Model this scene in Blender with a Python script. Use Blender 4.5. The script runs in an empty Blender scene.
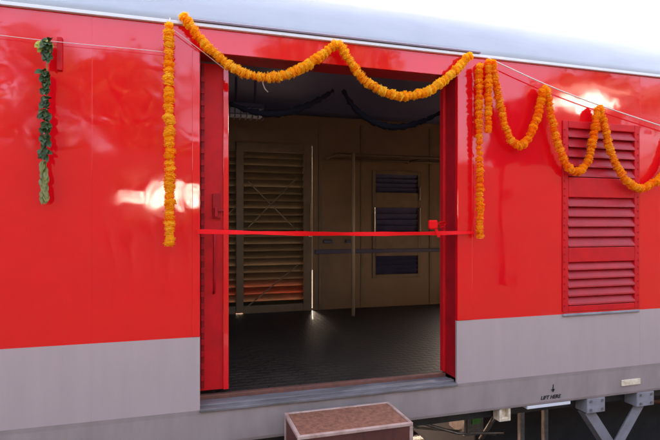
import bpy, bmesh, math, random
from mathutils import Vector, Matrix
R = math.radians
rnd = random.Random(7)
S = bpy.context.scene
COL = S.collection

# ------------------------------------------------------------------ camera constants
TH, F, D, HC = R(16.67), 500.0, 3.09, 1.75


def at(px, py, y=0.0):
    """pixel of the 660x440 photograph -> point on the plane at depth y of the coach side"""
    u = px - 330.0
    t = (D + y) / (math.cos(TH) - u / F * math.sin(TH))
    return Vector(((D + y) * math.tan(TH + math.atan(u / F)), y, HC - (py - 225.0) * t / F))


# ------------------------------------------------------------------ materials
def mat(name, col, rough=.5, metal=0., spec=.5, coat=0., coat_ior=1.5, coat_rough=.05, col2=None, nscale=4., nlo=.35, nhi=.7,
        bump=0., bscale=40., bdist=.004, wavy=0., wscale=1.2, detail=5., stretch=None, rough2=None, coat_rough2=None):
    m = bpy.data.materials.new(name)
    m.use_nodes = True
    nt = m.node_tree
    b = nt.nodes['Principled BSDF']
    L = nt.links
    b.inputs['Base Color'].default_value = (*col, 1)
    b.inputs['Roughness'].default_value = rough
    b.inputs['Metallic'].default_value = metal
    b.inputs['Specular IOR Level'].default_value = spec
    if coat:
        b.inputs['Coat Weight'].default_value = coat
        b.inputs['Coat IOR'].default_value = coat_ior
        b.inputs['Coat Roughness'].default_value = coat_rough
    tc = nt.nodes.new('ShaderNodeTexCoord')
    mp = nt.nodes.new('ShaderNodeMapping')
    L.new(tc.outputs['Object'], mp.inputs['Vector'])
    if stretch:
        mp.inputs['Scale'].default_value = stretch
    if col2 or rough2 is not None:
        n = nt.nodes.new('ShaderNodeTexNoise')
        n.inputs['Scale'].default_value = nscale
        n.inputs['Detail'].default_value = detail
        n.inputs['Roughness'].default_value = .62
        L.new(mp.outputs[0], n.inputs['Vector'])
        mr = nt.nodes.new('ShaderNodeMapRange')
        mr.inputs['From Min'].default_value = nlo
        mr.inputs['From Max'].default_value = nhi
        L.new(n.outputs['Fac'], mr.inputs['Value'])
        if col2:
            mx = nt.nodes.new('ShaderNodeMix')
            mx.data_type = 'RGBA'
            mx.inputs['A'].default_value = (*col, 1)
            mx.inputs['B'].default_value = (*col2, 1)
            L.new(mr.outputs[0], mx.inputs['Factor'])
            L.new(mx.outputs['Result'], b.inputs['Base Color'])
        if rough2 is not None:
            m2 = nt.nodes.new('ShaderNodeMapRange')
            m2.inputs['To Min'].default_value = rough
            m2.inputs['To Max'].default_value = rough2
            L.new(mr.outputs[0], m2.inputs['Value'])
            L.new(m2.outputs[0], b.inputs['Roughness'])
    if coat_rough2 is not None:
        n = nt.nodes.new('ShaderNodeTexNoise')
        n.inputs['Scale'].default_value = 3.5
        n.inputs['Detail'].default_value = 6
        n.inputs['Roughness'].default_value = .65
        L.new(tc.outputs['Object'], n.inputs['Vector'])
        m3 = nt.nodes.new('ShaderNodeMapRange')
        m3.inputs['From Min'].default_value = .38
        m3.inputs['From Max'].default_value = .68
        m3.inputs['To Min'].default_value = coat_rough
        m3.inputs['To Max'].default_value = coat_rough2
        L.new(n.outputs['Fac'], m3.inputs['Value'])
        L.new(m3.outputs[0], b.inputs['Coat Roughness'])
    last = None
    if wavy:
        n = nt.nodes.new('ShaderNodeTexNoise')
        n.inputs['Scale'].default_value = wscale
        n.inputs['Detail'].default_value = 2.5
        n.inputs['Roughness'].default_value = .45
        L.new(tc.outputs['Object'], n.inputs['Vector'])
        bp = nt.nodes.new('ShaderNodeBump')
        bp.inputs['Strength'].default_value = 1.
        bp.inputs['Distance'].default_value = wavy
        L.new(n.outputs['Fac'], bp.inputs['Height'])
        last = bp
    if bump:
        n = nt.nodes.new('ShaderNodeTexNoise')
        n.inputs['Scale'].default_value = bscale
        n.inputs['Detail'].default_value = 4
        L.new(mp.outputs[0], n.inputs['Vector'])
        bp = nt.nodes.new('ShaderNodeBump')
        bp.inputs['Strength'].default_value = bump
        bp.inputs['Distance'].default_value = bdist
        L.new(n.outputs['Fac'], bp.inputs['Height'])
        if last:
            L.new(last.outputs[0], bp.inputs['Normal'])
        last = bp
    if last:
        L.new(last.outputs[0], b.inputs['Normal'])
        if coat:
            L.new(last.outputs[0], b.inputs['Coat Normal'])
    return m


RED = (.80, .005, .011)
M = {}
M['red'] = mat('red_gloss_paint', RED, rough=.6, spec=.0, coat=1., coat_ior=1.55, coat_rough=.03, coat_rough2=.10, wavy=.0075, wscale=1.7,
               col2=(.74, .005, .011), nscale=2.2)
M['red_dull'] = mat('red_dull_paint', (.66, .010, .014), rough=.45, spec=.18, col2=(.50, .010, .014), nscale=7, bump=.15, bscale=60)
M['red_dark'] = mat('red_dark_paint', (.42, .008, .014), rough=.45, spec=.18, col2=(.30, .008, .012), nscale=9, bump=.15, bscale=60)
M['grey'] = mat('grey_gloss_paint', (.44, .335, .322), rough=.4, spec=.3, coat=.3, coat_ior=1.45, coat_rough=.1, wavy=.007, wscale=1.7,
                col2=(.405, .308, .295), nscale=4., stretch=(2.2, 1, .35), nlo=.3, nhi=.75)
M['grey_low'] = mat('grey_dusty_paint', (.40, .315, .30), rough=.6, spec=.3, col2=(.30, .235, .215), nscale=3.5, stretch=(1.6, 1, .5), wavy=.004, nlo=.3, nhi=.75)
M['roof'] = mat('roof_pale_paint', (.42, .44, .48), rough=.42, col2=(.37, .39, .43), nscale=9, stretch=(.25, 1, 1), wavy=.004)
M['trim'] = mat('white_trim', (.72, .70, .72), rough=.4)
M['trim_dark'] = mat('violet_grey_trim', (.24, .19, .24), rough=.5)
M['alu'] = mat('worn_aluminium', (.22, .20, .205), rough=.6, metal=.2, col2=(.11, .095, .09), nscale=14, bump=.2, bscale=80, stretch=(.3, 1, 1))
M['rust'] = mat('rusty_edge', (.20, .065, .04), rough=.7, col2=(.10, .045, .035), nscale=20, bump=.4, bscale=90)
M['steel'] = mat('dull_steel', (.38, .36, .34), rough=.35, metal=.8, col2=(.25, .22, .2), nscale=30)
M['black'] = mat('underframe_black', (.022, .021, .024), rough=.6, col2=(.04, .034, .03), nscale=8)
M['lilac'] = mat('underframe_grey_paint', (.28, .26, .285), rough=.55, col2=(.18, .165, .17), nscale=7)
M['cream'] = mat('cream_enamel', (.80, .68, .52), rough=.5, col2=(.55, .40, .25), nscale=30)
M['green'] = mat('green_label', (.06, .25, .05), rough=.5)
M['inwall'] = mat('brown_laminate', (.205, .118, .062), rough=.36, col2=(.15, .085, .045), nscale=1.6, wavy=.003, wscale=2)
M['inceil'] = mat('blue_grey_ceiling', (.10, .10, .20), rough=.4, col2=(.07, .07, .15), nscale=2)
M['inring'] = mat('dark_blue_ring', (.07, .07, .14), rough=.5)
M['slat'] = mat('brown_red_slat_paint', (.062, .040, .018), rough=.45, col2=(.042, .027, .012), nscale=6)
M['slat_glow'] = mat('slat_glow_red', (.20, .03, .008), rough=.4, col2=(.08, .024, .008), nscale=4)  # red light glow put into the colour of the low slats
M['inframe'] = mat('brown_frame_paint', (.175, .112, .062), rough=.4, col2=(.125, .078, .044), nscale=6)
M['blueslat'] = mat('skylight_blue_slat', (.065, .065, .15), rough=.45, col2=(.045, .045, .11), nscale=9)  # bluish light from the sky outside put into the slat colour
M['chrome'] = mat('chrome_tube', (.62, .57, .50), rough=.22, metal=1.)
M['lining'] = mat('cream_lining', (.42, .34, .27), rough=.5)
M['polepaint'] = mat('tan_pole_paint', (.42, .31, .20), rough=.28)
M['tubeblue'] = mat('dark_blue_tube', (.009, .009, .015), rough=.9, spec=.05)
M['tin'] = mat('galvanised_tin', (.70, .70, .71), rough=.5, metal=1., col2=(.6, .6, .6), nscale=5)
M['lampglass'] = mat('frosted_lamp_glass', (.42, .45, .55), rough=.2)
M['maroon'] = mat('maroon_paint', (.26, .007, .011), rough=.5, spec=.2)
M['red_louvre'] = mat('deep_red_louvre_paint', (.46, .008, .015), rough=.42, spec=.3, col2=(.36, .008, .014), nscale=8, bump=.15, bscale=60)
M['ribbon'] = mat('red_satin', (.80, .006, .008), rough=.5, spec=.12, bump=.15, bscale=30)
M['string'] = mat('white_string', (.70, .60, .55), rough=.8)
M['boxtop'] = mat('brown_step_tread', (.30, .125, .075), rough=.75, spec=.2, col2=(.15, .06, .04), nscale=38, bump=.7, bscale=110, bdist=.006)
M['boxside'] = mat('maroon_step_panel', (.13, .04, .03), rough=.55, spec=.3, col2=(.07, .022, .018), nscale=9, stretch=(1, 1, .3), bump=.15, bscale=60)
M['boxframe'] = mat('pinkish_angle_iron', (.52, .35, .30), rough=.4, metal=.2, col2=(.32, .18, .13), nscale=14, nlo=.45, nhi=.75, bump=.2, bscale=70)
M['leaf'] = mat('dark_green_leaf', (.06, .105, .03), rough=.45, spec=.3, col2=(.03, .045, .022), nscale=26)
M['leafy'] = mat('yellow_green_leaf', (.55, .50, .06), rough=.5, col2=(.35, .38, .05), nscale=40)
M['olive'] = mat('olive_leaf_tail', (.22, .20, .045), rough=.55, col2=(.13, .14, .035), nscale=30)
M['ink'] = mat('black_stencil', (.02, .018, .02), rough=.6)
M['ballast'] = mat('ballast', (.13, .105, .085), rough=.95, col2=(.06, .05, .042), nscale=24, bump=1., bscale=30, bdist=.05)
M['platform'] = mat('platform_concrete', (.08, .075, .07), rough=.9, col2=(.055, .052, .05), nscale=2.4, bump=.3, bscale=40)
M['concrete'] = mat('concrete', (.36, .34, .31), rough=.9, col2=(.26, .25, .23), nscale=6)
M['shelterroof'] = mat('shelter_sheet', (.16, .17, .18), rough=.7, col2=(.11, .11, .12), nscale=4)
M['addedwall'] = mat('added_wall_dark', (.032, .028, .024), rough=.9, spec=.1, col2=(.022, .02, .018), nscale=3)  # kept dark so the unseen wall mirrors dimly in the red paint
M['bark'] = mat('bark', (.12, .085, .06), rough=.9, col2=(.07, .05, .035), nscale=14, bump=.8, bscale=25, bdist=.02)
M['crown'] = mat('tree_leaves', (.055, .105, .03), rough=.6, col2=(.035, .07, .02), nscale=1.2)
M['added_strip'] = mat('dark_added_strip', (.034, .034, .022), rough=.95, spec=.1, col2=(.022, .024, .015), nscale=5, bump=.6, bscale=20, bdist=.03)
M['railsteel'] = mat('rail_steel', (.22, .12, .08), rough=.6, metal=.5)


def floor_mat():
    m = mat('studded_dark_floor', (.024, .0175, .014), rough=.5, spec=.35, col2=(.042, .030, .023), nscale=5)
    nt = m.node_tree
    L = nt.links
    tc = nt.nodes.new('ShaderNodeTexCoord')
    br = nt.nodes.new('ShaderNodeTexBrick')
    br.inputs['Scale'].default_value = 1
    br.inputs['Color1'].default_value = (1, 1, 1, 1)
    br.inputs['Color2'].default_value = (.8, .8, .8, 1)
    br.inputs['Mortar'].default_value = (0, 0, 0, 1)
    br.inputs['Mortar Size'].default_value = .016
    br.inputs['Mortar Smooth'].default_value = .3
    br.inputs['Brick Width'].default_value = .11
    br.inputs['Row Height'].default_value = .062
    L.new(tc.outputs['Object'], br.inputs['Vector'])
    bp = nt.nodes.new('ShaderNodeBump')
    bp.inputs['Distance'].default_value = .011
    L.new(br.outputs['Color'], bp.inputs['Height'])
    L.new(bp.outputs[0], nt.nodes['Principled BSDF'].inputs['Normal'])
    return m


M['floor'] = floor_mat()


def flower_mat(name, a, b):
    m = mat(name, a, rough=.6, spec=.3, col2=b, nscale=22, detail=2, nlo=.3, nhi=.7)
    p = m.node_tree.nodes['Principled BSDF']
    p.inputs['Subsurface Weight'].default_value = .15
    p.inputs['Subsurface Radius'].default_value = (.02, .008, .002)
    p.inputs['Subsurface Scale'].default_value = .3
    nt = m.node_tree
    tr_ = nt.nodes.new('ShaderNodeBsdfTranslucent')
    ms = nt.nodes.new('ShaderNodeMixShader')
    ms.inputs[0].default_value = .5
    nt.links.new(p.inputs['Base Color'].links[0].from_socket, tr_.inputs['Color'])
    nt.links.new(p.outputs[0], ms.inputs[1])
    nt.links.new(tr_.outputs[0], ms.inputs[2])
    nt.links.new(ms.outputs[0], nt.nodes['Material Output'].inputs['Surface'])
    return m


M['marigold'] = [flower_mat('orange_marigold', (1., .36, .010), (1., .44, .02)), flower_mat('deep_orange_marigold', (1., .28, .008), (1., .35, .012)), flower_mat('light_orange_marigold', (1., .42, .012), (.98, .50, .03))]
M['marigold_flared'] = [flower_mat('flared_orange_marigold', (1., .52, .02), (1., .60, .04)), flower_mat('flared_amber_marigold', (1., .44, .015), (1., .52, .02)), flower_mat('flared_yellow_marigold', (1., .60, .03), (1., .66, .06))]  # lighter tones hold the flare over the left and door garlands


# ------------------------------------------------------------------ mesh builder
class MB:
    def __init__(s):
        s.v, s.f, s.mi = [], [], []

    def add(s, vs, fs, mi=0):
        o = len(s.v)
        s.v += [Vector(v) for v in vs]
        s.f += [[o + i for i in f] for f in fs]
        s.mi += [mi] * len(fs)
        return s

    def box(s, x0, x1, y0, y1, z0, z1, mi=0, mtx=None):
        vs = [Vector((x, y, z)) for x in (x0, x1) for y in (y0, y1) for z in (z0, z1)]
        if mtx:
            vs = [mtx @ v for v in vs]
        return s.add(vs, [(0, 1, 3, 2), (4, 6, 7, 5), (0, 4, 5, 1), (2, 3, 7, 6), (0, 2, 6, 4), (1, 5, 7, 3)], mi)

    def bar(s, a, b, w, h, up=(0, 0, 1), mi=0):
        """box section w (sideways) x h (along up) from a to b"""
        a, b = Vector(a), Vector(b)
        d = (b - a).normalized()
        up = Vector(up)
        if abs(d.dot(up)) > .98:
            up = Vector((0, 1, 0))
        sd = d.cross(up).normalized()
        up = sd.cross(d).normalized()
        vs = [p + sd * i * w / 2 + up * j * h / 2 for p in (a, b) for i, j in ((-1, -1), (1, -1), (1, 1), (-1, 1))]
        return s.add(vs, [(0, 3, 2, 1), (4, 5, 6, 7), (0, 1, 5, 4), (1, 2, 6, 5), (2, 3, 7, 6), (3, 0, 4, 7)], mi)

    def tube(s, pts, r, n=10, mi=0, closed=False):
        pts = [Vector(p) for p in pts]
        rings = []
        N = len(pts)
        rr = r if isinstance(r, (list, tuple)) else [r] * N
        ref = None
        for i, p in enumerate(pts):
            if closed:
                d = pts[(i + 1) % N] - pts[i - 1]
            else:
                d = pts[min(i + 1, N - 1)] - pts[max(i - 1, 0)]
            d.normalize()
            if ref is None:
                ref = d.orthogonal().normalized()
            ref = (ref - d * ref.dot(d)).normalized()
            bi = d.cross(ref)
            rings.append([p + (ref * math.cos(2 * math.pi * k / n) + bi * math.sin(2 * math.pi * k / n)) * rr[i] for k in range(n)])
        vs = [v for g in rings for v in g]
        fs = []
        for i in range(N if closed else N - 1):
            j = (i + 1) % N
            for k in range(n):
                fs.append((i * n + k, i * n + (k + 1) % n, j * n + (k + 1) % n, j * n + k))
        if not closed:
            fs.append(tuple(range(n - 1, -1, -1)))
            fs.append(tuple((N - 1) * n + k for k in range(n)))
        return s.add(vs, fs, mi)

    def prism(s, prof, x0, x1, mi=0, cap=True):
        """extrude a closed (y,z) profile along x"""
        n = len(prof)
        vs = [(x0, y, z) for y, z in prof] + [(x1, y, z) for y, z in prof]
        fs = [(i, (i + 1) % n, n + (i + 1) % n, n + i) for i in range(n)]
        if cap:
            fs += [tuple(range(n - 1, -1, -1)), tuple(range(n, 2 * n))]
        return s.add(vs, fs, mi)

    def build(s, name, mats, parent=None, bevel=0., smooth=False, seg=2):
        me = bpy.data.meshes.new(name)
        me.from_pydata([tuple(v) for v in s.v], [], s.f)
        for m in (mats if isinstance(mats, (list, tuple)) else [mats]):
            me.materials.append(m)
        for p, i in zip(me.polygons, s.mi):
            p.material_index = i
            p.use_smooth = smooth
        bm = bmesh.new()
        bm.from_mesh(me)
        bmesh.ops.recalc_face_normals(bm, faces=bm.faces)
        bm.to_mesh(me)
        bm.free()
        me.update()
        o = bpy.data.objects.new(name, me)
        COL.objects.link(o)
        if parent:
            o.parent = parent
            o.matrix_parent_inverse = Matrix.Translation(wloc(parent)).inverted()
        if bevel:
            bv = o.modifiers.new('edge', 'BEVEL')
            bv.width = bevel
            bv.segments = seg
            bv.limit_method = 'ANGLE'
            bv.angle_limit = R(40)
        return o


def wloc(o):
    return Vector(o.location) if o.type == 'EMPTY' else Vector((0, 0, 0))


def tag(o, label=None, cat=None, group=None, kind=None):
    if label:
        o['label'] = label
    if cat:
        o['category'] = cat
    if group:
        o['group'] = group
    if kind:
        o['kind'] = kind
    return o


def empty(name, loc, label, cat, group=None):
    o = bpy.data.objects.new(name, None)
    COL.objects.link(o)
    o.location = loc
    o.empty_display_size = .2
    return tag(o, label, cat, group)


def sheet(xs, zs, holes, y=0., y_of=None):
    """a wall sheet of quads between the x and z break points, minus the holes"""
    mb = MB()
    idx = {}

    def vid(x, z):
        k = (round(x, 4), round(z, 4))
        if k not in idx:
            idx[k] = len(mb.v)
            mb.v.append(Vector((x, y_of(z) if y_of else y, z)))
        return idx[k]
    for i in range(len(xs) - 1):
        for j in range(len(zs) - 1):
            cx, cz = (xs[i] + xs[i + 1]) / 2, (zs[j] + zs[j + 1]) / 2
            if any(a < cx < b and c < cz < d for a, b, c, d in holes):
                continue
            mb.f.append([vid(xs[i], zs[j]), vid(xs[i + 1], zs[j]), vid(xs[i + 1], zs[j + 1]), vid(xs[i], zs[j + 1])])
            mb.mi.append(0)
    return mb


def solid(o, t, off=-1):
    m = o.modifiers.new('thickness', 'SOLIDIFY')
    m.thickness = t
    m.offset = off
    return o


def spline(pts, step):
    """even samples along a Catmull-Rom curve"""
    pts = [Vector(p) for p in pts]
    P = [pts[0] * 2 - pts[1]] + pts + [pts[-1] * 2 - pts[-2]]
    fine = []
    for i in range(1, len(P) - 2):
        for k in range(40):
            t = k / 40
            a, b, c, d = P[i - 1], P[i], P[i + 1], P[i + 2]
            fine.append(.5 * ((2 * b) + (c - a) * t + (2 * a - 5 * b + 4 * c - d) * t * t + (3 * b - a - 3 * c + d) * t ** 3))
    fine.append(pts[-1])
    out, acc = [fine[0]], 0.
    for a, b in zip(fine, fine[1:]):
        acc += (b - a).length
        if acc >= step:
            out.append(b)
            acc = 0.
    if (fine[-1] - out[-1]).length > step * .4:
        out.append(fine[-1])
    return out


# ------------------------------------------------------------------ the coach
X0, X1, W = -9.0, 13.5, 3.25           # ends of the coach, width
DX0, DX1, DZ0, DZ1 = .113, 1.851, .64, 2.79      # door opening in the skin
FZ = .672                              # inside floor
LX0, LX1, LZ0, LZ1 = 2.76, 3.455, 1.115, 2.515    # louvred window (outside)
ZR, ZB, ZT = 1.08, .41, 2.93           # red/grey line, bottom edge, cantrail
coach = empty('train_coach', (2.2, 1.6, -.63), 'red and grey railway parcel coach with its wide loading door standing open', 'train coach')

# outer skin, near side
# paint pieces (solidify grows into the coach)
red = sheet([X0, DX0, DX1, LX0, LX1, X1], [ZR, LZ0, LZ1, DZ1, ZT], [(DX0, DX1, 0, DZ1), (LX0, LX1, LZ0, LZ1)])
o = red.build('side_panel', M['red'], coach)
tag(o, 'glossy red upper side panel')
solid(o, .02, 1 if o.data.polygons[0].normal.y > 0 else -1)
g = sheet([X0, DX0, DX1, X1], [DZ0, ZR], [(DX0, DX1, DZ0, ZR)])
o = g.build('lower_side_panel', M['grey'], coach)
tag(o, 'smooth grey band under the red paint')
solid(o, .02, 1 if o.data.polygons[0].normal.y > 0 else -1)
MB().prism([(0, DZ0), (.02, DZ0 - .002), (.06, DZ0 - .002), (.12, ZB + .012), (.12, ZB), (.035, ZB), (.028, ZB + .02), (.006, DZ0 - .03)], X0, X1).build('sole_panel', M['grey_low'], coach)
# weld lines
for px in (92, 640):
    wx = at(px, 225).x
    MB().box(wx - .003, wx + .003, -.0007, .001, ZR + .004, 2.925).build('weld_line', M['red'], coach, bevel=.001)
    MB().box(wx - .003, wx + .003, -.0007, .001, DZ0 + .003, ZR - .002).build('weld_line', M['grey'], coach, bevel=.001)
# vertical edging strips beside the doorway
MB().box(DX0 - .045, DX0 - .001, -.006, .001, ZR + .003, DZ1).build('door_edge_strip', M['red'], coach, bevel=.003)
MB().box(DX1 + .001, DX1 + .12, -.006, .001, ZR + .003, DZ1).build('door_edge_strip', M['red'], coach, bevel=.003)

# far side skin: opposite door, window, and an unseen opening added to light the inside
OX0, OX1 = .02, 1.60
WX0, WX1, WZ0, WZ1 = 2.455, 3.065, 1.10, 2.42
far = sheet([X0, OX0, OX1 + .12, WX0, WX1, 4.0, 5.45, X1], [ZB, FZ - .001, WZ0, WZ1, DZ1, ZT], [(OX0, OX1 + .12, FZ - .001, DZ1), (WX0, WX1, WZ0, WZ1), (4.0, 5.45, FZ - .001, DZ1)], y=W)
o = far.build('far_side_panel', M['red'], coach)
solid(o, .02, 0)

# roof: one curved shell
half = [(-.012, 2.955), (.0, 3.00), (.03, 3.10), (.085, 3.22), (.17, 3.325), (.30, 3.42), (.52, 3.49), (.85, 3.535), (1.25, 3.555), (1.625, 3.56)]
prof = half + [(W - y, z) for y, z in reversed(half[:-1])]
inner = [(y + (.045 if y < W / 2 else -.045), z - .04) for y, z in prof]
rp = prof + list(reversed(inner))
rb = MB().prism(rp, X0, X1)
o = rb.build('roof', M['roof'], coach)
for p in o.data.polygons:
    p.use_smooth = len(p.vertices) == 4
tag(o, 'pale grey curved roof')
# gutter at the cantrail
MB().prism([(-.022, 2.932), (-.022, 2.952), (.03, 2.954), (.03, 2.932)], X0, X1).build('rain_gutter', M['trim'], coach, bevel=.003)
# drip strip over the door
ds = MB().prism([(-.030, 2.957), (-.032, 2.966), (-.014, 2.978), (-.004, 2.978), (-.004, 2.957)], .0, 2.02)
ds.build('drip_strip', M['trim_dark'], coach)
# end walls
for x in (X0, X1):
    MB().box(x - .03 if x < 0 else x, x if x < 0 else x + .03, .0, W, ZB, 2.95).build('end_wall', M['red'], coach)

# ---- doorway lining
JY = .20
for x in (DX1, DX0 - .05):
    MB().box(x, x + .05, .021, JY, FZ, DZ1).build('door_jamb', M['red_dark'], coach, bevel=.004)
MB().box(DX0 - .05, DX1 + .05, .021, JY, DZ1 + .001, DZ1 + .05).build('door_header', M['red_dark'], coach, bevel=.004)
# inner stop on the right jamb
MB().box(DX1 - .022, DX1 - .001, JY - .05, JY, FZ + .012, DZ1).build('door_stop', M['red_dull'], coach, bevel=.003)
th = MB()
th.box(DX0 - .002, DX1 + .002, -.012, .035, DZ0 - .012, DZ0 + .006)
th.box(DX0, DX1, .036, .09, DZ0 - .01, DZ0 + .018)
th.box(DX0, DX1, .091, .15, DZ0 - .01, DZ0 + .010)
th.build('threshold', M['alu'], coach, bevel=.003)
MB().box(DX0, DX1, .151, .19, DZ0 - .01, DZ0 + .034).build('threshold_lip', M['rust'], coach, bevel=.004)

# ---- near door leaf, slid back behind the left side: its edge shows in the opening
leaf = MB()
LY = .165
LXR = .292
leaf.box(-1.30, LXR, LY, LY + .04, FZ + .03, 2.775)
leaf_o = leaf.build('sliding_door', M['red_dull'], coach, bevel=.004)
tag(leaf_o, 'red sliding door leaf pushed back so that only its edge shows')
st = MB()
st.box(LXR - .03, LXR + .004, LY - .012, LY - .001, FZ + .03, 2.77)
st.build('door_stile', M['red'], leaf_o, bevel=.003)
st = MB()
st.box(DX0 + .012, DX0 + .032, LY - .022, LY - .001, FZ + .05, 2.76)
st.build('hinge_strip', M['maroon'], leaf_o, bevel=.002)
hk = MB().box(DX0 + .010, DX0 + .034, LY - .030, LY - .0225, 0, .035).build('hinge_knuckle', M['red_dark'], leaf_o, bevel=.002)
hk.location.z = FZ + .10
for k in range(1, 26):
    c = hk.copy()
    COL.objects.link(c)
    c.location.z = FZ + .10 + .075 * k
xh = .205
hp = [(xh, LY, 1.70), (xh, LY - .045, 1.685), (xh, LY - .05, 1.60), (xh, LY - .05, 1.42), (xh, LY - .045, 1.335), (xh, LY, 1.32)]
MB().tube(hp, .009, 8).build('door_handle', M['red_dark'], leaf_o, smooth=True)
lt = MB()
lt.box(.195, .245, LY - .02, LY, 1.79, 1.95)
lt.box(.205, .225, LY - .05, LY - .02, 1.80, 1.86)
lt.box(.225, .262, LY - .036, LY - .0205, 1.835, 1.85)
lt.build('door_latch', M['red_dark'], leaf_o, bevel=.003)

# ---- louvred window, near side
lw = MB()
for x0, x1, z0, z1 in ((LX0 - .02, LX0 + .03, LZ0 - .02, LZ1 + .02), (LX1 - .03, LX1 + .02, LZ0 - .02, LZ1 + .02), (LX0 + .031, LX1 - .031, LZ1 - .035, LZ1 + .02),
                       (LX0 + .031, LX1 - .031, LZ0 - .02, LZ0 + .025), (LX0 + .031, LX1 - .031, 1.47, 1.58), (LX0 + .031, LX1 - .031, 1.96, 2.11)):
    lw.box(x0, x1, -.010, .03, z0, z1)
frame = lw.build('louvre_window', M['red_dull'], coach, bevel=.004)
tag(frame, 'dark red louvred window shutter in three sections')
lo = MB()
for z0, z1, n in ((LZ0 + .025, 1.47, 5), (1.58, 1.96, 5), (2.11, LZ1 - .035, 5)):
    p = (z1 - z0) / n
    for k in range(n):
        zb = z0 + k * p
        lo.prism([(-.008, zb + .004), (-.013, zb + .007), (-.011, zb + .018), (.017, zb + p * 1.02), (.021, zb + p * 1.02 - .004), (.000, zb + .014)], LX0 + .03, LX1 - .03)
lo.build('louvre_slats', M['red_louvre'], frame)
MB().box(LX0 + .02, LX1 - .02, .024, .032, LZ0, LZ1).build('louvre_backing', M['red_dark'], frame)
rv = MB().tube([(0, -.016, 0), (0, -.009, 0)], .0065, 7).build('rivet', M['red_dull'], frame)
first = True
for x in (LX0 - .004, LX1 + .004):
    z = LZ0 + .03
    while z < LZ1:
        c = rv if first else rv.copy()
        if not first:
            COL.objects.link(c)
        first = False
        c.location = (x, 0, z)
        z += .055
MB().box(LX0 - .02, LX1 + .02, -.014, .002, LZ0 - .052, LZ0 - .032).build('louvre_lip', M['lilac'], frame, bevel=.006)

# ---- interior
il = MB()      # inner lining, near side (seen only from steep angles)
for x0, x1, z0, z1 in ((X0, DX0 - .06, FZ, 2.93), (DX1 + .06, X1, FZ, 2.93), (DX0 - .06, DX1 + .06, DZ1 + .06, 2.93)):
    il.box(x0, x1, JY + .015, JY + .03, z0, z1)
il.build('inner_lining', M['lining'], coach)
o = sheet([X0, OX0, OX1, OX1 + .007, WX0, WX1, 4.0, 5.45, X1], [FZ - .02, FZ, FZ + .03, WZ0, 1.18, WZ1, DZ1 - .03, 3.13],
          [(OX0, OX1, FZ, DZ1 - .03), (OX1, OX1 + .007, FZ + .03, 1.18), (WX0, WX1, WZ0, WZ1), (4.0, 5.45, FZ, DZ1 - .03)], y=3.05).build('inner_wall', M['inwall'], coach)
solid(o, .03, 0)
MB().box(X0, X1, .195, 3.06, FZ - .06, FZ).build('coach_floor', M['floor'], coach)
cprof = [(.2, 2.86), (.30, 3.05), (.50, 3.20), (.85, 3.29), (1.25, 3.32), (1.625, 3.325), (2.0, 3.32), (2.40, 3.30), (2.75, 3.25), (2.95, 3.19), (3.06, 3.11)]
cb = MB().prism(cprof + [(y, z + .01) for y, z in reversed(cprof)], X0, X1)
o = cb.build('ceiling_panel', M['inceil'], coach)
o.data.polygons.foreach_set('use_smooth', [len(p.vertices) == 4 for p in o.data.polygons])
for x in (-2.6, 5.6):
    MB().box(x - .02, x + .02, .22, 3.04, FZ, 3.3).build('partition', M['inwall'], coach)

# opposite door: slatted leaf with posts and diagonal braces
od = MB()
YO = 3.08
od.box(OX0, OX0 + .05, YO - .05, YO + .05, FZ - .02, DZ1 - .015)
od.box(OX1 - .115, OX1 - .004, YO - .05, YO + .05, FZ - .02, DZ1 - .015)
od.box(.645, .735, YO - .075, YO + .03, FZ + .012, DZ1 - .03)
od.box(OX0 + .051, .644, YO - .045, YO + .045, DZ1 - .14, DZ1 - .015)
od.box(.736, OX1 - .116, YO - .045, YO + .045, DZ1 - .14, DZ1 - .015)
od.box(OX0 + .051, .644, YO - .045, YO + .045, FZ - .02, FZ + .09)
od.box(.736, OX1 - .116, YO - .045, YO + .045, FZ - .02, FZ + .09)
odo = od.build('slatted_door', M['inframe'], coach, bevel=.005)
tag(odo, 'brown slatted door closed on the far side of the coach')
sl = MB()
z = FZ + .03
k = 0
while z < DZ1 - .12:
    gap = [.0, .004, .0, .008, .0, .002, .010, .0, .0, .006, .0][k % 11]
    for x0, x1 in ((OX0 + .05, .646), (.734, OX1 - .114)):
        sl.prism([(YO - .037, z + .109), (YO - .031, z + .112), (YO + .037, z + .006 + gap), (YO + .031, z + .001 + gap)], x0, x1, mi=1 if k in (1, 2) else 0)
    z += .088
    k += 1
sl.build('door_slats', [M['slat'], M['slat_glow']], odo)
yb = YO - .062
for a, b in (((.75, FZ + .06), (1.42, 1.26)), ((.79, 2.28), (1.46, 1.62)), ((.79, 1.72), (1.40, 2.34)), ((.10, 1.4), (.62, 1.95)), ((.12, FZ + .05), (.6, 1.0))):
    MB().bar((a[0], yb, a[1]), (b[0], yb, b[1]), .010, .014).build('diagonal_brace', M['inframe'], odo)
tb = MB()
tb.tube([(1.565, 2.985, 1.62), (1.565, 2.985, 2.02)], .008, 8)
tb.box(1.545, 1.585, 2.99, 3.02, 1.60, 1.66)
tb.build('door_bolt', M['chrome'], odo)

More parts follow.
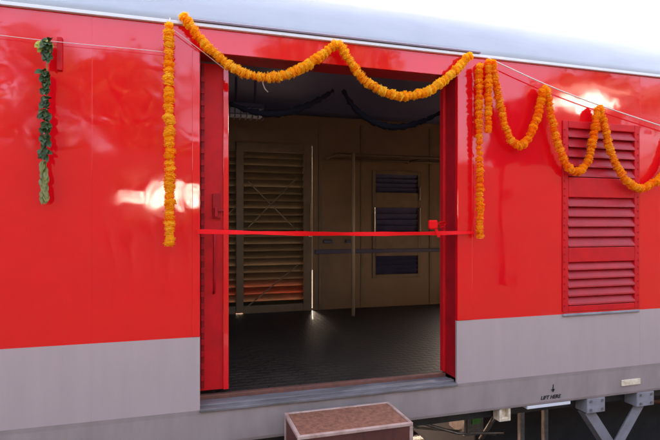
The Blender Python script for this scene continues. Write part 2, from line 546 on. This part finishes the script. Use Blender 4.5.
# opposite window: three louvred panels in a frame
ow = MB()
for x0, x1, z0, z1 in ((WX0 - .045, WX0, WZ0 - .05, WZ1 + .05), (WX1, WX1 + .045, WZ0 - .05, WZ1 + .05), (WX0, WX1, WZ1, WZ1 + .05), (WX0, WX1, WZ0 - .05, WZ0),
                       (WX0, WX1, 1.34, 1.66), (WX0, WX1, 1.98, 2.18)):
    ow.box(x0, x1, 3.015, 3.075, z0, z1)
owo = ow.build('shutter_window', M['inframe'], coach, bevel=.004)
tag(owo, 'brown framed window with three dark blue louvred shutters')
for z0, z1 in ((WZ0, 1.34), (1.66, 1.98), (2.18, WZ1)):
    sb = MB()
    n = 4
    p = (z1 - z0) / n
    for k in range(n):
        zb = z0 + k * p
        sb.prism([(3.03, zb + p), (3.036, zb + p + .003), (3.075, zb + .004), (3.069, zb)], WX0 + .001, WX1 - .001)
    sb.build('shutter', M['blueslat'], owo)
MB().box(WX0, WX1, 3.20, 3.21, WZ0, WZ1).build('shutter_backing', M['blueslat'], owo)
for x, z0, z1 in ((WX0 - .02, 1.62, 1.98), (WX1 + .02, 1.62, 1.98), (WX1 + .02, 2.08, 2.26)):
    MB().tube([(x, 2.995, z0), (x, 2.995, z1)], .011, 8).build('shutter_bolt', M['chrome'], owo)

for x in (1.70, 2.27, 3.26):
    MB().box(x - .02, x + .02, 3.022, 3.034, FZ + .01, 3.05).build('wall_batten', M['inframe'], coach, bevel=.003)
# dark bar on the wall, pole and overhead rails
MB().box(OX1 + .03, 3.95, 3.0, 3.035, 1.385, 1.435).build('dark_bar', M['inring'], coach, bevel=.004)
MB().tube([(1.965, 2.51, FZ), (1.965, 2.51, 2.60)], .021, 12).build('pole', M['polepaint'], coach, smooth=True)
rk = MB()
rk.tube([(1.75, 2.51, 2.585), (5.55, 2.51, 2.585)], .016, 8)
rk.tube([(1.75, 2.93, 2.585), (5.55, 2.93, 2.585)], .016, 8)
for x in (1.76, 2.9, 4.1, 5.3):
    rk.tube([(x, 2.51, 2.585), (x, 3.03, 2.585)], .013, 8)
rk.build('overhead_rail', M['inframe'], coach, smooth=True)
for x in (1.80, 2.10):
    MB().box(x - .06, x + .06, 2.99, 3.034, 1.52, 1.56).build('tie_down_ring', M['inring'], coach, bevel=.006)
# thin dark tubes sagging in two arcs behind the header
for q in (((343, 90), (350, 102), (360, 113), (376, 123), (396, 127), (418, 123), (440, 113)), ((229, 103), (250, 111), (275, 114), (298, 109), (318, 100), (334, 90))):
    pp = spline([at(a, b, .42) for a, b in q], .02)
    MB().tube(pp, [.013 + .012 * math.sin(math.pi * i / (len(pp) - 1)) + .004 * math.sin(i * 1.7) + .003 * math.sin(i * 2.9) for i in range(len(pp))], 10).build('sagging_tube', M['tubeblue'], coach, smooth=True)
# ceiling lamp with a wire guard
lx, ly, lz = .66, 2.2, 2.92
lp = MB().box(lx - .19, lx + .19, ly - .07, ly + .07, lz + .06, lz + .10)
lp.tube([(lx - .1, ly, lz + .1), (lx - .1, ly, 3.3)], .015, 8)
lp.tube([(lx + .1, ly, lz + .1), (lx + .1, ly, 3.3)], .015, 8)
lpo = lp.build('ceiling_lamp', M['inring'], coach, bevel=.01)
MB().box(lx - .17, lx + .17, ly - .055, ly + .055, lz - .04, lz + .058).build('lamp_glass', M['lampglass'], lpo, bevel=.02, seg=3)
gd = MB()
for k in range(7):
    x = lx - .18 + k * .06
    gd.tube([(x, ly - .07, lz + .07), (x, ly - .075, lz - .05), (x, ly + .075, lz - .05), (x, ly + .07, lz + .07)], .006, 6)
for y in (ly - .075, ly + .075):
    gd.tube([(lx - .19, y, lz - .02), (lx + .2, y, lz - .02)], .006, 6)
gd.build('lamp_guard', M['inring'], lpo)
# loose wire at the header
MB().tube([at(262, 78, .24), at(263, 84, .25), at(265, 89, .26), at(268, 92, .27)], .004, 6).build('loose_wire', M['string'], coach, smooth=True)

# bracket plate by the leaf garland
a = at(60, 38)
MB().box(a.x - .012, a.x + .014, -.022, .001, at(60, 71).z, a.z).build('label_bracket', M['red_dull'], coach, bevel=.003)

# ---- marks on the lower side
def text(body, size, loc, mat_, parent, shear=0.):
    c = bpy.data.curves.new('lift_lettering', 'FONT')
    c.body = body
    c.size = size
    c.align_x = 'CENTER'
    c.shear = shear
    c.extrude = .0008
    c.offset = .0012
    o = bpy.data.objects.new('lift_lettering', c)
    o.data.materials.append(mat_)
    COL.objects.link(o)
    bpy.context.view_layer.update()
    me = bpy.data.meshes.new_from_object(o.evaluated_get(bpy.context.evaluated_depsgraph_get()))
    bpy.data.objects.remove(o)
    o = bpy.data.objects.new('lift_lettering', me)
    COL.objects.link(o)
    o.rotation_euler = (R(90) + math.atan2(.022, .18), 0, 0)
    o.location = loc
    o.parent = parent
    o.matrix_parent_inverse = Matrix.Translation(wloc(parent)).inverted()
    return o


def sole_y(z):
    return .006 + (DZ0 - .03 - z) * .022 / (DZ0 - .03 - ZB - .02)


pz = at(551, 399, .02)
text('LIFT HERE', .040, (pz.x, sole_y(pz.z) - .0012, pz.z), M['ink'], coach, .15)
pz = at(553, 387.5, .015)
ar = MB()
yy = sole_y(pz.z) - .003
ar.box(pz.x - .004, pz.x + .004, yy, yy + .002, pz.z - .025, pz.z + .028)
ar.add([(pz.x - .016, yy, pz.z - .012), (pz.x + .016, yy, pz.z - .012), (pz.x, yy, pz.z - .036),
        (pz.x - .016, yy + .002, pz.z - .012), (pz.x + .016, yy + .002, pz.z - .012), (pz.x, yy + .002, pz.z - .036)],
       [(0, 1, 2), (5, 4, 3), (0, 3, 4, 1), (1, 4, 5, 2), (2, 5, 3, 0)])
ar.build('lift_arrow', M['ink'], coach)
pa, pb = at(621, 387, .02), at(639.5, 377, .02)
pl = MB()
pl.box(pa.x, pb.x, .010, .022, pa.z + .008, pb.z - .008)
pl.build('data_plate', M['cream'], coach, bevel=.002)

# ---- underframe
uf = MB()
uf.box(X0, X1, .16, .26, ZB - .10, ZB + .2)
uf.box(X0, X1, W - .26, W - .16, ZB - .10, ZB + .2)
for x in (-6, -3.6, -1.4, .2, 1.3, 2.5, 3.6, 4.9, 6.4, 8.5, 11):
    uf.box(x, x + .10, .261, W - .261, ZB - .06, ZB + .12)
uf.box(X0, X1, .261, W - .261, ZB + .13, FZ - .07)
uf.build('underframe', M['black'], coach)
for x0, x1 in ((2.55, 6.4), (-2.6, .55)):
    MB().box(x0, x1, .85, 2.4, -.60, .36).build('equipment_box', M['black'], coach, bevel=.02)

BX = ((3.007, 3.18), (3.50, 3.675))
so = MB().box(3.22, 3.45, .075, .088, -.16, .0).build('gusset_plate', M['lilac'], coach, bevel=.004)
for x0, x1 in BX:
    MB().box(x0, x1, .035, .16, .292, ZB - .002).build('strut_bracket', M['lilac'], coach, bevel=.006)
apex = Vector((3.335, .10, -.06))
for x in (3.075, 3.595):
    sb = MB()
    a = Vector((x, .095, .29))
    d = (apex - a)
    sd = Vector((d.z, 0, -d.x)).normalized() * (1 if x < 3.3 else -1)
    sb.bar(a, apex, .085, .012, up=(0, 1, 0))
    sb.bar(a + sd * .037 + Vector((0, .04, 0)), apex + sd * .037 + Vector((0, .04, 0)), .010, .075, up=(0, 1, 0))
    sb.build('strut', M['lilac'], coach, bevel=.003)

bk = MB()
bk.box(2.225, 2.245, .04, .12, .315, .405)
bk.box(2.30, 2.32, .04, .12, .315, .405)
bk.box(2.246, 2.299, .07, .12, .315, .405)
bk.box(2.246, 2.299, .04, .069, .315, .342)
bk.build('pipe_bracket', M['cream'], coach, bevel=.004)
MB().box(2.46, 2.85, .035, .11, .384, .407).build('edge_plate', M['trim'], coach, bevel=.003)
cbx = MB()
cbx.box(2.22, 2.40, .50, .75, .02, .35)
cbx.box(2.24, 2.27, .485, .4985, .05, .32)
cbo = cbx.build('junction_box', M['steel'], coach, bevel=.008)
MB().box(2.285, 2.36, .488, .4985, .12, .21).build('box_label', M['green'], cbo)
pipe = MB()
pipe.tube([(1.25, .42, .34), (1.75, .46, .22), (2.15, .5, .06), (2.6, .52, .0)], .012, 8)
pipe.tube([(1.2, .55, .30), (1.85, .6, .10), (2.6, .62, -.05)], .010, 8)
pipe.tube([(2.78, .62, .34), (2.60, .66, .06), (2.5, .7, -.12)], .02, 8)
pipe.build('brake_pipe', M['steel'], coach, smooth=True)
MB().tube([(2.45, .30, .335), (3.4, .30, .32), (4.6, .30, .34)], .016, 8).build('brake_pipe', M['steel'], coach, smooth=True)
MB().tube([(3.45, .55, .30), (4.1, .5, .12), (5.2, .5, .02)], .022, 8).build('brake_rod', M['rust'], coach, smooth=True)
MB().box(3.20, 3.30, .22, .29, .30, .35).build('valve', M['cream'], coach, bevel=.012)
MB().box(3.31, 3.35, .20, .29, .255, .335).build('valve_handle', M['red_dull'], coach, bevel=.008)
MB().box(2.62, 2.66, .32, .36, -.1, .33).build('hanger', M['steel'], coach, bevel=.004)
MB().box(2.85, 2.89, .32, .36, -.1, .33).build('hanger', M['steel'], coach, bevel=.004)
bolt = MB().tube([(0, .027, 0), (0, .036, 0)], .011, 6).build('bolt', M['steel'], coach)
bolt.location = (3.04 - coach.location.x + coach.location.x, 0, .385)
for bx_, bz_ in ((3.15, .385), (3.04, .318), (3.15, .318), (3.535, .385), (3.645, .385), (3.535, .318), (3.645, .318)):
    c = bolt.copy()
    COL.objects.link(c)
    c.location = (bx_, 0, bz_)
hang = MB()
hang.bar((1.95, 1.35, .34), (2.2, 1.3, -.1), .05, .012)
hang.bar((1.55, 1.5, .1), (2.25, 1.5, .22), .03, .16)
hang.build('sun_patch_hanger', M['trim'], coach)  # white colour stands in for a sunlit patch under the coach

# ------------------------------------------------------------------ garlands
def flower(mb, c, ax, r, h, mi=0):
    """one marigold: a pompom of short curled petals round its axis"""
    ax = (ax + Vector((rnd.uniform(-.3, .3), rnd.uniform(-.3, .3), rnd.uniform(-.3, .3)))).normalized()
    e1 = ax.orthogonal().normalized()
    e2 = ax.cross(e1)
    # core
    n = 8
    vs = []
    for la in (-.75, 0, .75):
        for k in range(n):
            w = 2 * math.pi * k / n
            vs.append(c + (e1 * math.cos(w) + e2 * math.sin(w)) * r * .8 * math.cos(la) + ax * h * .8 * math.sin(la))
    vs += [c - ax * h * .78, c + ax * h * .78]
    fs = []
    for i in range(2):
        for k in range(n):
            fs.append((i * n + k, i * n + (k + 1) % n, (i + 1) * n + (k + 1) % n, (i + 1) * n + k))
    for k in range(n):
        fs.append((3 * n, (k + 1) % n, k))
        fs.append((3 * n + 1, 2 * n + k, 2 * n + (k + 1) % n))
    mb.add(vs, fs, mi)
    for la, m in ((-1.0, 8), (-.55, 12), (-.12, 14), (.32, 13), (.8, 9)):
        off = rnd.random() * 6
        for k in range(m):
            w = off + 2 * math.pi * (k + rnd.uniform(-.25, .25)) / m
            l2 = la + rnd.uniform(-.15, .15)
            rad = e1 * math.cos(w) + e2 * math.sin(w)
            tan = -e1 * math.sin(w) + e2 * math.cos(w)
            nrm = rad * math.cos(l2) + ax * math.sin(l2)
            up = -rad * math.sin(l2) + ax * math.cos(l2)
            base = c + rad * r * .62 * math.cos(l2) + ax * h * .62 * math.sin(l2)
            ln = r * rnd.uniform(.26, .42)
            hw = r * rnd.uniform(.2, .3)
            curl = rnd.uniform(-.4, .7)
            mid = base + nrm * ln * .6 + up * ln * .1
            tip = base + nrm * ln + up * ln * curl * .6
            mb.add([base - tan * hw * .5, base + tan * hw * .5, mid + tan * hw, tip + tan * hw * .6 + nrm * r * rnd.uniform(-.05, .05),
                    tip - tan * hw * .6, mid - tan * hw], [(0, 1, 2, 5), (5, 2, 3, 4)], mi)


def garland(label, group, paths, mats, r=.034, step=.029, strings=()):
    p0 = paths[0][0]
    root = empty('marigold_garland', p0, label, 'garland', group)
    mb = MB()
    for pts in paths:
        s = spline(pts, step)
        for i, c in enumerate(s):
            d = s[min(i + 1, len(s) - 1)] - s[max(i - 1, 0)]
            j = Vector((rnd.uniform(-.004, .004), rnd.uniform(-.003, .003), rnd.uniform(-.004, .004)))
            flower(mb, c + j, d.normalized(), r * rnd.choice((.9, .96, 1., 1., 1.04, 1.1)), .022 * rnd.uniform(.8, 1.1), rnd.choices((0, 1, 2), (5, 3, 3))[0])
    o = mb.build('flower_strand', mats, root)
    th_ = MB()
    for pts in list(paths) + list(strings):
        th_.tube(spline(pts, .02), .0025, 6)
    th_.build('thread', M['string'], root, smooth=True)
    return root


GG = 'marigold garlands hung on the coach'
GY = -.062
g_ = lambda *q: [at(a, b, GY) for a, b in q]
garland('straight yellow orange garland hanging down left of the door', GG,
        [g_((169.5, 26), (169, 90), (170, 160), (169.5, 200), (170, 243))], M['marigold_flared'], strings=[[at(169.5, 26, GY), at(170, 17, -.03)]])
garland('yellow orange garland draped in two swags across the top of the door', GG,
        [g_((184, 17), (196, 33), (212, 51), (232, 67), (252, 75), (274, 77), (296, 71), (316, 59), (333, 46), (338, 44), (343, 49), (353, 66), (368, 83), (384, 92), (402, 96), (422, 93), (440, 84), (456, 70), (469, 56))],
        M['marigold_flared'], r=.035, strings=[[at(171, 28, -.03), at(198, 48, -.03), at(226, 70, -.02)]])
garland('long straight orange garland hanging down right of the door', GG,
        [g_((479, 66), (479, 120), (480, 190), (480, 237))], M['marigold'], r=.031)
garland('short straight orange garland beside the long one right of the door', GG,
        [[at(488.5, 62, GY - .01), at(488.5, 100, GY - .01), at(488, 131, GY - .01)]], M['marigold'], r=.031)
SCAL = g_((492, 62), (498, 95), (506, 128), (516, 145), (527, 140), (536, 120), (541, 100), (544, 89), (547, 92), (551, 115), (558, 145), (567, 165), (578, 172), (588, 160), (594, 135), (597, 112), (600, 109), (604, 125),
          (612, 155), (624, 178), (640, 188), (655, 182), (667, 168), (676, 145), (682, 128), (686, 131), (694, 165), (708, 192), (725, 200), (742, 188), (753, 150))
garland('orange garland looped in deep scallops over the louvred window', GG, [SCAL], M['marigold'], r=.033,
        strings=[])
# the white string it hangs from
sm_ = MB()
sm_.tube(spline([at(488, 58, -.05), at(545, 84, -.05), at(599, 105, -.05), at(683, 133, -.045), at(758, 157, -.04)], .05), .0045, 6)
tag(sm_.build('white_string', M['string'], None, smooth=True), 'thin white string sloping down to the right above the louvred window', 'string')

sm_ = MB()
sm_.tube(spline([at(-60, 28, -.03), at(0, 35.2, -.03), at(60, 42, -.03), at(120, 47.5, -.03), at(166, 52, -.035)], .05), .0016, 6)
tag(sm_.build('thin_string', M['string'], None, smooth=True), 'thin pale string running level along the top of the red panel behind the leaf garland', 'string')

# ---- leaf string at the left
lf = empty('leaf_garland', at(47, 40, -.02), 'string of dark green leaf bundles hanging at the left end of the red panel', 'leaf garland')
def leafmesh(mb, c, d, ln, w, nrm):
    d = d.normalized()
    sd = d.cross(nrm).normalized()
    nn = sd.cross(d)
    prev = None
    k = 6
    pts = []
    for i in range(k + 1):
        t = i / k
        ww = w * math.sin(math.pi * min(1, t * .92 + .08)) ** .8
        p = c + d * ln * t + nn * ln * .22 * math.sin(t * 2.2)
        pts += [p - sd * ww + nn * ww * .35, p, p + sd * ww + nn * ww * .35]
    fs = []
    for i in range(k):
        for j in range(2):
            fs.append((i * 3 + j, i * 3 + j + 1, i * 3 + j + 4, i * 3 + j + 3))
    mb.add(pts, fs)
def bundle(c, n, mt, spread, ln):
    mb = MB()
    for i in range(n):
        a = rnd.uniform(0, 2 * math.pi)
        d = Vector((math.cos(a) * spread, -abs(math.sin(a)) * .7, rnd.uniform(-1.4, -.1)))
        st_ = c + Vector((rnd.uniform(-.012, .012), rnd.uniform(-.03, -.008), rnd.uniform(-.012, .03)))
        leafmesh(mb, st_, d, ln * rnd.uniform(.7, 1.15), ln * rnd.uniform(.2, .3), Vector((rnd.uniform(-.4, .4), -1, rnd.uniform(-.3, .5))).normalized())
    return mb.build('leaf_bundle', mt, lf, smooth=True)
lpth = [at(47, 38, -.03), at(47, 100, -.03), at(46, 165, -.03), at(45, 203, -.025)]
MB().tube(lpth, .003, 6).build('thread', M['olive'], lf)
tag(bundle(at(45.5, 46, -.03), 12, M['leafy'], .8, .06), 'yellow green leaf bundle')
bundle(at(49, 45, -.045), 16, M['leaf'], .4, .065)
bundle(at(49, 57, -.04), 14, M['leaf'], .4, .055)
for px, py in ((47, 80), (47, 92), (48, 105), (46.5, 118), (47, 130), (46.5, 143), (44.5, 157)):
    bundle(at(px, py - 3, -.035), 20, M['leaf'], .25, .052)
tl = MB()
for i in range(60):
    c = at(45 + rnd.uniform(-1.9, 1.9), 160 + i * .6, -.03 - rnd.uniform(0, .02))
    leafmesh(tl, c, Vector((rnd.uniform(-.15, .15), rnd.uniform(-.2, .05), -1)), .055, .012, Vector((rnd.uniform(-.6, .6), -1, 0)).normalized())
tag(tl.build('leaf_tail', M['olive'], lf, smooth=True), 'olive green leaf tail')

# ---- red ribbon across the door
rp_ = empty('ribbon', at(330, 232, -.03), 'red inauguration ribbon stretched across the open door with a small knot', 'ribbon')
mb = MB()
a0, a1 = at(197, 231.5, -.028), at(474, 232.5, -.028)
N = 40
vs = []
for i in range(N + 1):
    t = i / N
    c = a0.lerp(a1, t) + Vector((0, 0, -.012 * math.sin(math.pi * t)))
    tw = .45 * math.sin(t * 11) * math.sin(t * 5) + .12
    hw = .0125 + .0016 * math.sin(t * 23) + .0008 * math.sin(t * 61)
    up = Vector((0, math.sin(tw), math.cos(tw)))
    fw = Vector((0, -math.cos(tw), math.sin(tw))) * .0012
    vs += [c - up * hw - fw, c + up * hw - fw, c + up * hw + fw, c - up * hw + fw]
fs = []
for i in range(N):
    for j in range(4):
        fs.append((i * 4 + j, i * 4 + (j + 1) % 4, i * 4 + 4 + (j + 1) % 4, i * 4 + 4 + j))
fs += [(0, 1, 2, 3), (N * 4 + 3, N * 4 + 2, N * 4 + 1, N * 4)]
mb.add(vs, fs)
mb.build('band', M['ribbon'], rp_, smooth=False)
kc = at(433, 226, -.034)
kb = MB()
kb.box(kc.x - .034, kc.x + .030, -.05, -.022, kc.z - .022, kc.z + .04)
kb.build('knot', M['ribbon'], rp_, bevel=.01, seg=3)
lb = MB()
for s_ in (1, .7):
    q = [kc + Vector((.03, 0, .0)), kc + Vector((.05 * s_, -.012, .03 * s_)), kc + Vector((.085 * s_, -.004, .028 * s_)), kc + Vector((.09 * s_, .006, .005)), kc + Vector((.05, .004, -.012))]
    sp = spline(q, .006)
    for p, q2 in zip(sp, sp[1:]):
        lb.bar(p, q2, .020, .002, up=(0, 0, 1))
lb.bar(kc + Vector((.02, -.004, -.02)), kc + Vector((.045, -.004, -.075)), .022, .002, up=(0, 1, 0))
lb.build('loop', M['ribbon'], rp_)

# ------------------------------------------------------------------ step box
bx = empty('step_box', (1.0, -.2, 0), 'brown boarding step box with pale metal edges standing below the door', 'step box')
BX0, BX1, BY0, BY1, BZ = .61, 1.30, -.44, -.075, .60
fm = MB()
a = .021
for x0 in (BX0, BX1 - a):
    for y0 in (BY0, BY1 - a):
        fm.box(x0, x0 + a, y0, y0 + a, 0, BZ - a - .001)
fm.box(BX0, BX1, BY0, BY0 + a, BZ - a, BZ)
fm.box(BX0, BX1, BY1 - a, BY1, BZ - a, BZ)
fm.box(BX0, BX0 + a, BY0 + a + .001, BY1 - a - .001, BZ - a, BZ)
fm.box(BX1 - a, BX1, BY0 + a + .001, BY1 - a - .001, BZ - a, BZ)
fm.box(BX0 + a + .001, BX1 - a - .001, BY0 + .002, BY0 + a, .03, .065)
fm.build('frame', M['boxframe'], bx, bevel=.004)
MB().box(BX0 + a + .002, BX1 - a - .002, BY0 + a + .002, BY1 - a - .002, BZ - .03, BZ - .004).build('tread', M['boxtop'], bx)
MB().box(BX0 + a, BX1 - a, BY0 + .008, BY0 + .014, .066, BZ - a - .002).build('front_panel', M['boxside'], bx)
for x in (BX0 + .008, BX1 - .014):
    MB().box(x, x + .006, BY0 + a, BY1 - a, .02, BZ - a - .002).build('end_panel', M['boxside'], bx)

# ------------------------------------------------------------------ ground, platform, track
gd = MB().add([(-400, -400, -.75), (400, -400, -.75), (400, 400, -.75), (-400, 400, -.75)], [(0, 1, 2, 3)])
tag(gd.build('ground', M['ballast']), kind='structure')
pf = MB().box(-60, 60, -14, -.32, -.74, 0)
tag(pf.build('platform', M['platform'], bevel=.02), kind='structure')
vg = MB().add([(-60, -8.9, .004), (60, -8.9, .004), (60, -4.7, .004), (-60, -4.7, .004)], [(0, 1, 2, 3)])  # dark strip added to dim the sunlit platform mirrored in the paint
tag(vg.build('added_strip', M['added_strip']), kind='structure')
tr = empty('railway_track', (0, 1.625, -.75), 'rusty railway track under the coach', 'railway track')
for y in (.787, 2.463):
    MB().prism([(y - .07, -.77), (y - .07, -.755), (y - .012, -.735), (y - .012, -.672), (y - .036, -.662), (y - .036, -.63),
                (y + .036, -.63), (y + .036, -.662), (y + .012, -.672), (y + .012, -.735), (y + .07, -.755), (y + .07, -.77)], -60, 60).build('rail', M['railsteel'], tr)
sl_ = MB()
x = -14
while x < 20:
    sl_.box(x, x + .25, .35, 2.9, -.80, -.735)
    x += .62
sl_.build('sleepers', M['boxside'], tr)

# ------------------------------------------------------------------ unseen things added behind the camera for the paint to mirror
sh = empty('added_dark_wall', (0, -9, 0), 'unseen long dark wall added behind the platform for the paint to mirror', 'wall')  # added out of view to give the paint a dark reflection
SX0, SX1, SY0 = -16, 30, -9.0
for x in (-14, -9, -4.2, 3.2, 6.5, 8.8):
    MB().box(x - .16, x + .16, -8.9, -8.7, 0, 3.5).build('pier', M['addedwall'], sh)
MB().box(SX0, SX1, SY0 - .1, SY0 + .1, 0, 3.45).build('masonry', M['addedwall'], sh)


def glint_sheet(root, x0, x1, y, z0, z1, run):
    """steep corrugated sheet added to throw a sun glint onto the paint"""
    mb = MB()
    n = int((x1 - x0) / .04)
    for k in range(n):
        a, b = x0 + (x1 - x0) * k / n, x0 + (x1 - x0) * (k + 1) / n
        ua, ub = (.008 if k % 2 else 0), (0 if k % 2 else .008)
        mb.add([(a, y + run + ua, z0), (b, y + run + ub, z0), (b, y + ub, z1), (a, y + ua, z1)], [(0, 1, 2, 3)])
    o = mb.build('sheet', M['tin'], root)
    solid(o, .003, 0)
    for x in (x0 + .1, x1 - .1):
        MB().bar((x, y, z0 + .03), (x, y + run - .02, z0 + .03), .03, .03).build('bracket', M['black'], root)


aw = empty('added_glint_tin', (-.3, SY0 + .1, 1.98), 'unseen shiny tin reflector added to put a sun glint on the red paint', 'awning')  # unseen reflector, tilted to send the sun's glint left of the door
for x0, x1, z0, z1 in ((-1.22, -.86, 2.20, 2.52), (-.84, -.35, 1.98, 2.62), (-.34, .12, 2.02, 2.70), (.13, .42, 2.16, 2.60), (.43, .74, 2.26, 2.50)):
    glint_sheet(aw, x0, x1, SY0 + .10, z0, z1, .25 * (z1 - z0) / .7)
cp = empty('leaf_screen', (-.2, SY0 + .45, 0), 'unseen leaves added to break up the sun glint on the red paint', 'leaf_screen')  # leaves added out of view to break the glint into patches
cbm, r4 = MB(), random.Random(12)
for k in range(34):
    cc = Vector((r4.uniform(-1.5, 1.0), SY0 + .5, r4.choice((r4.uniform(1.75, 2.2), r4.uniform(2.4, 2.95)))))
    for i in range(26):
        p = cc + Vector((r4.gauss(0, .11), r4.gauss(0, .06), r4.gauss(0, .07)))
        d = Vector((r4.gauss(0, 1), r4.gauss(0, .5), r4.gauss(-.5, .8))).normalized()
        s1 = d.orthogonal().normalized()
        w_ = r4.uniform(.035, .07)
        cbm.add([p - d * w_, p + s1 * w_ * .5, p + d * w_, p - s1 * w_ * .5], [(0, 1, 2, 3)])
cbm.build('foliage', M['crown'], cp)
sb4 = MB()
for k in range(7):
    x = -1.4 + k * .38
    sb4.tube([(x, SY0 + .2, 0), (x + .1, SY0 + .35, 1.), (x - .05, SY0 + .48, 1.9), (x + .12, SY0 + .5, 2.9)], .016, 6)
sb4.build('stem', M['bark'], cp, smooth=True)
hut = empty('added_glint_hut', (12.2, -11, 0), 'unseen tall hut added to carry tin sheets that glint on the paint', 'hut')  # added out of view to hold the sheets for the upper right glint
MB().box(10.6, 13.5, -12.5, -9.4, 0, 5.75).build('wall', M['addedwall'], hut)
MB().box(10.5, 13.6, -12.6, -9.3, 5.751, 5.87).build('roof', M['concrete'], hut)
for x0, x1, z0, z1 in ((10.9, 11.3, 5.32, 5.58), (11.31, 12.2, 5.2, 5.66), (12.21, 12.7, 5.28, 5.6), (12.71, 13.2, 5.34, 5.54)):
    glint_sheet(hut, x0, x1, -9.39, z0, z1, .15 * (z1 - z0) / .46)


def tree(loc, h, cr, seed, label):
    r2 = random.Random(seed)
    root = empty('mirrored_tree', loc, label, 'tree', 'unseen trees added for the paint to mirror')  # unseen trees, added so the paint has something to reflect
    L0 = Vector(loc)
    mb = MB()
    mb.tube([L0, L0 + Vector((.1, 0, h * .3)), L0 + Vector((.0, .1, h * .7))], [.32, .24, .12], 10)
    for k in range(6):
        a_ = k * 1.05 + r2.random()
        s0 = L0 + Vector((.05, 0, h * (.3 + .05 * k)))
        mb.tube([s0, s0 + Vector((math.cos(a_) * cr * .35, math.sin(a_) * cr * .35, h * .12)), s0 + Vector((math.cos(a_) * cr * .75, math.sin(a_) * cr * .75, h * .2))], [.13, .09, .04], 7)
    mb.build('trunk', M['bark'], root, smooth=True)
    cb_ = MB()
    cl = []
    for k in range(38):
        a_, b_ = r2.uniform(0, 6.28), r2.uniform(-.6, 1.4)
        q = r2.uniform(.35, 1) ** .6
        cl.append((L0 + Vector((math.cos(a_) * math.cos(b_) * cr * q, math.sin(a_) * math.cos(b_) * cr * q, h * .66 + math.sin(b_) * h * .34 * q)), r2.uniform(.5, 1.1)))
    for c, rr in cl:
        for i in range(130):
            v = Vector((r2.gauss(0, 1), r2.gauss(0, 1), r2.gauss(0, .7))).normalized() * rr * r2.random() ** .45
            d = Vector((r2.gauss(0, 1), r2.gauss(0, 1), r2.gauss(-.3, .6))).normalized()
            s1 = d.orthogonal().normalized()
            w_ = r2.uniform(.10, .17)
            p = c + v
            cb_.add([p - d * w_, p + s1 * w_ * .5, p + d * w_, p - s1 * w_ * .5], [(0, 1, 2, 3)])
    cb_.build('crown', M['crown'], root)


tree((16.8, -13.5, 0), 8.5, 3.4, 3, 'unseen tall tree added at the right for the paint to mirror')
tree((22.5, -10.5, 0), 7.5, 3.3, 4, 'unseen smaller tree added at the far right for the paint to mirror')
tree((-7.2, -12.8, 0), 8.5, 3.8, 5, 'unseen tall tree added at the left for the paint to mirror')
tree((-1.6, -12.6, 0), 6.6, 2.6, 8, 'unseen low bushy tree added behind the tin reflector for the paint to mirror')
tree((4.6, -13.2, 0), 8.0, 3.4, 6, 'unseen tree added right of the middle for the paint to mirror')

# ------------------------------------------------------------------ sky, sun, camera
SUN_EL, SUN_ROT = R(38), R(14)
w = bpy.data.worlds.new('World')
S.world = w
w.use_nodes = True
nt = w.node_tree
sky = nt.nodes.new('ShaderNodeTexSky')
sky.sky_type = 'NISHITA'
sky.sun_disc = False
sky.sun_elevation = SUN_EL
sky.sun_rotation = SUN_ROT
sky.dust_density = 7.
sky.air_density = .8
sky.ozone_density = .6
nt.links.new(sky.outputs[0], nt.nodes['Background'].inputs['Color'])
nt.nodes['Background'].inputs['Strength'].default_value = .15
sl = bpy.data.lights.new('sun', 'SUN')
sl.energy = 2.8
sl.angle = R(.6)
sl.color = (1., .94, .85)
so_ = bpy.data.objects.new('sun', sl)
COL.objects.link(so_)
sd = Vector((math.sin(SUN_ROT) * math.cos(SUN_EL), math.cos(SUN_ROT) * math.cos(SUN_EL), math.sin(SUN_EL)))
so_.rotation_euler = sd.to_track_quat('Z', 'Y').to_euler()

cam = bpy.data.cameras.new('camera')
co = bpy.data.objects.new('camera', cam)
COL.objects.link(co)
co.location = (0, -D, HC)
co.rotation_euler = (R(90), 0, -TH)
cam.sensor_width = 36
cam.lens = 36 * F / 660
cam.shift_y = 5 / 660
cam.clip_start = .02
cam.clip_end = 2000
S.camera = co
S.render.engine = 'CYCLES'
S.cycles.max_bounces = 10
S.cycles.diffuse_bounces = 6
vs_ = S.view_settings
vs_.view_transform = 'Standard'
vs_.look = 'None'
vs_.gamma = 1
vs_.use_curve_mapping = False
vs_.exposure = 3.4
vs_.use_white_balance = True
vs_.white_balance_temperature = 7600
vs_.white_balance_tint = 14
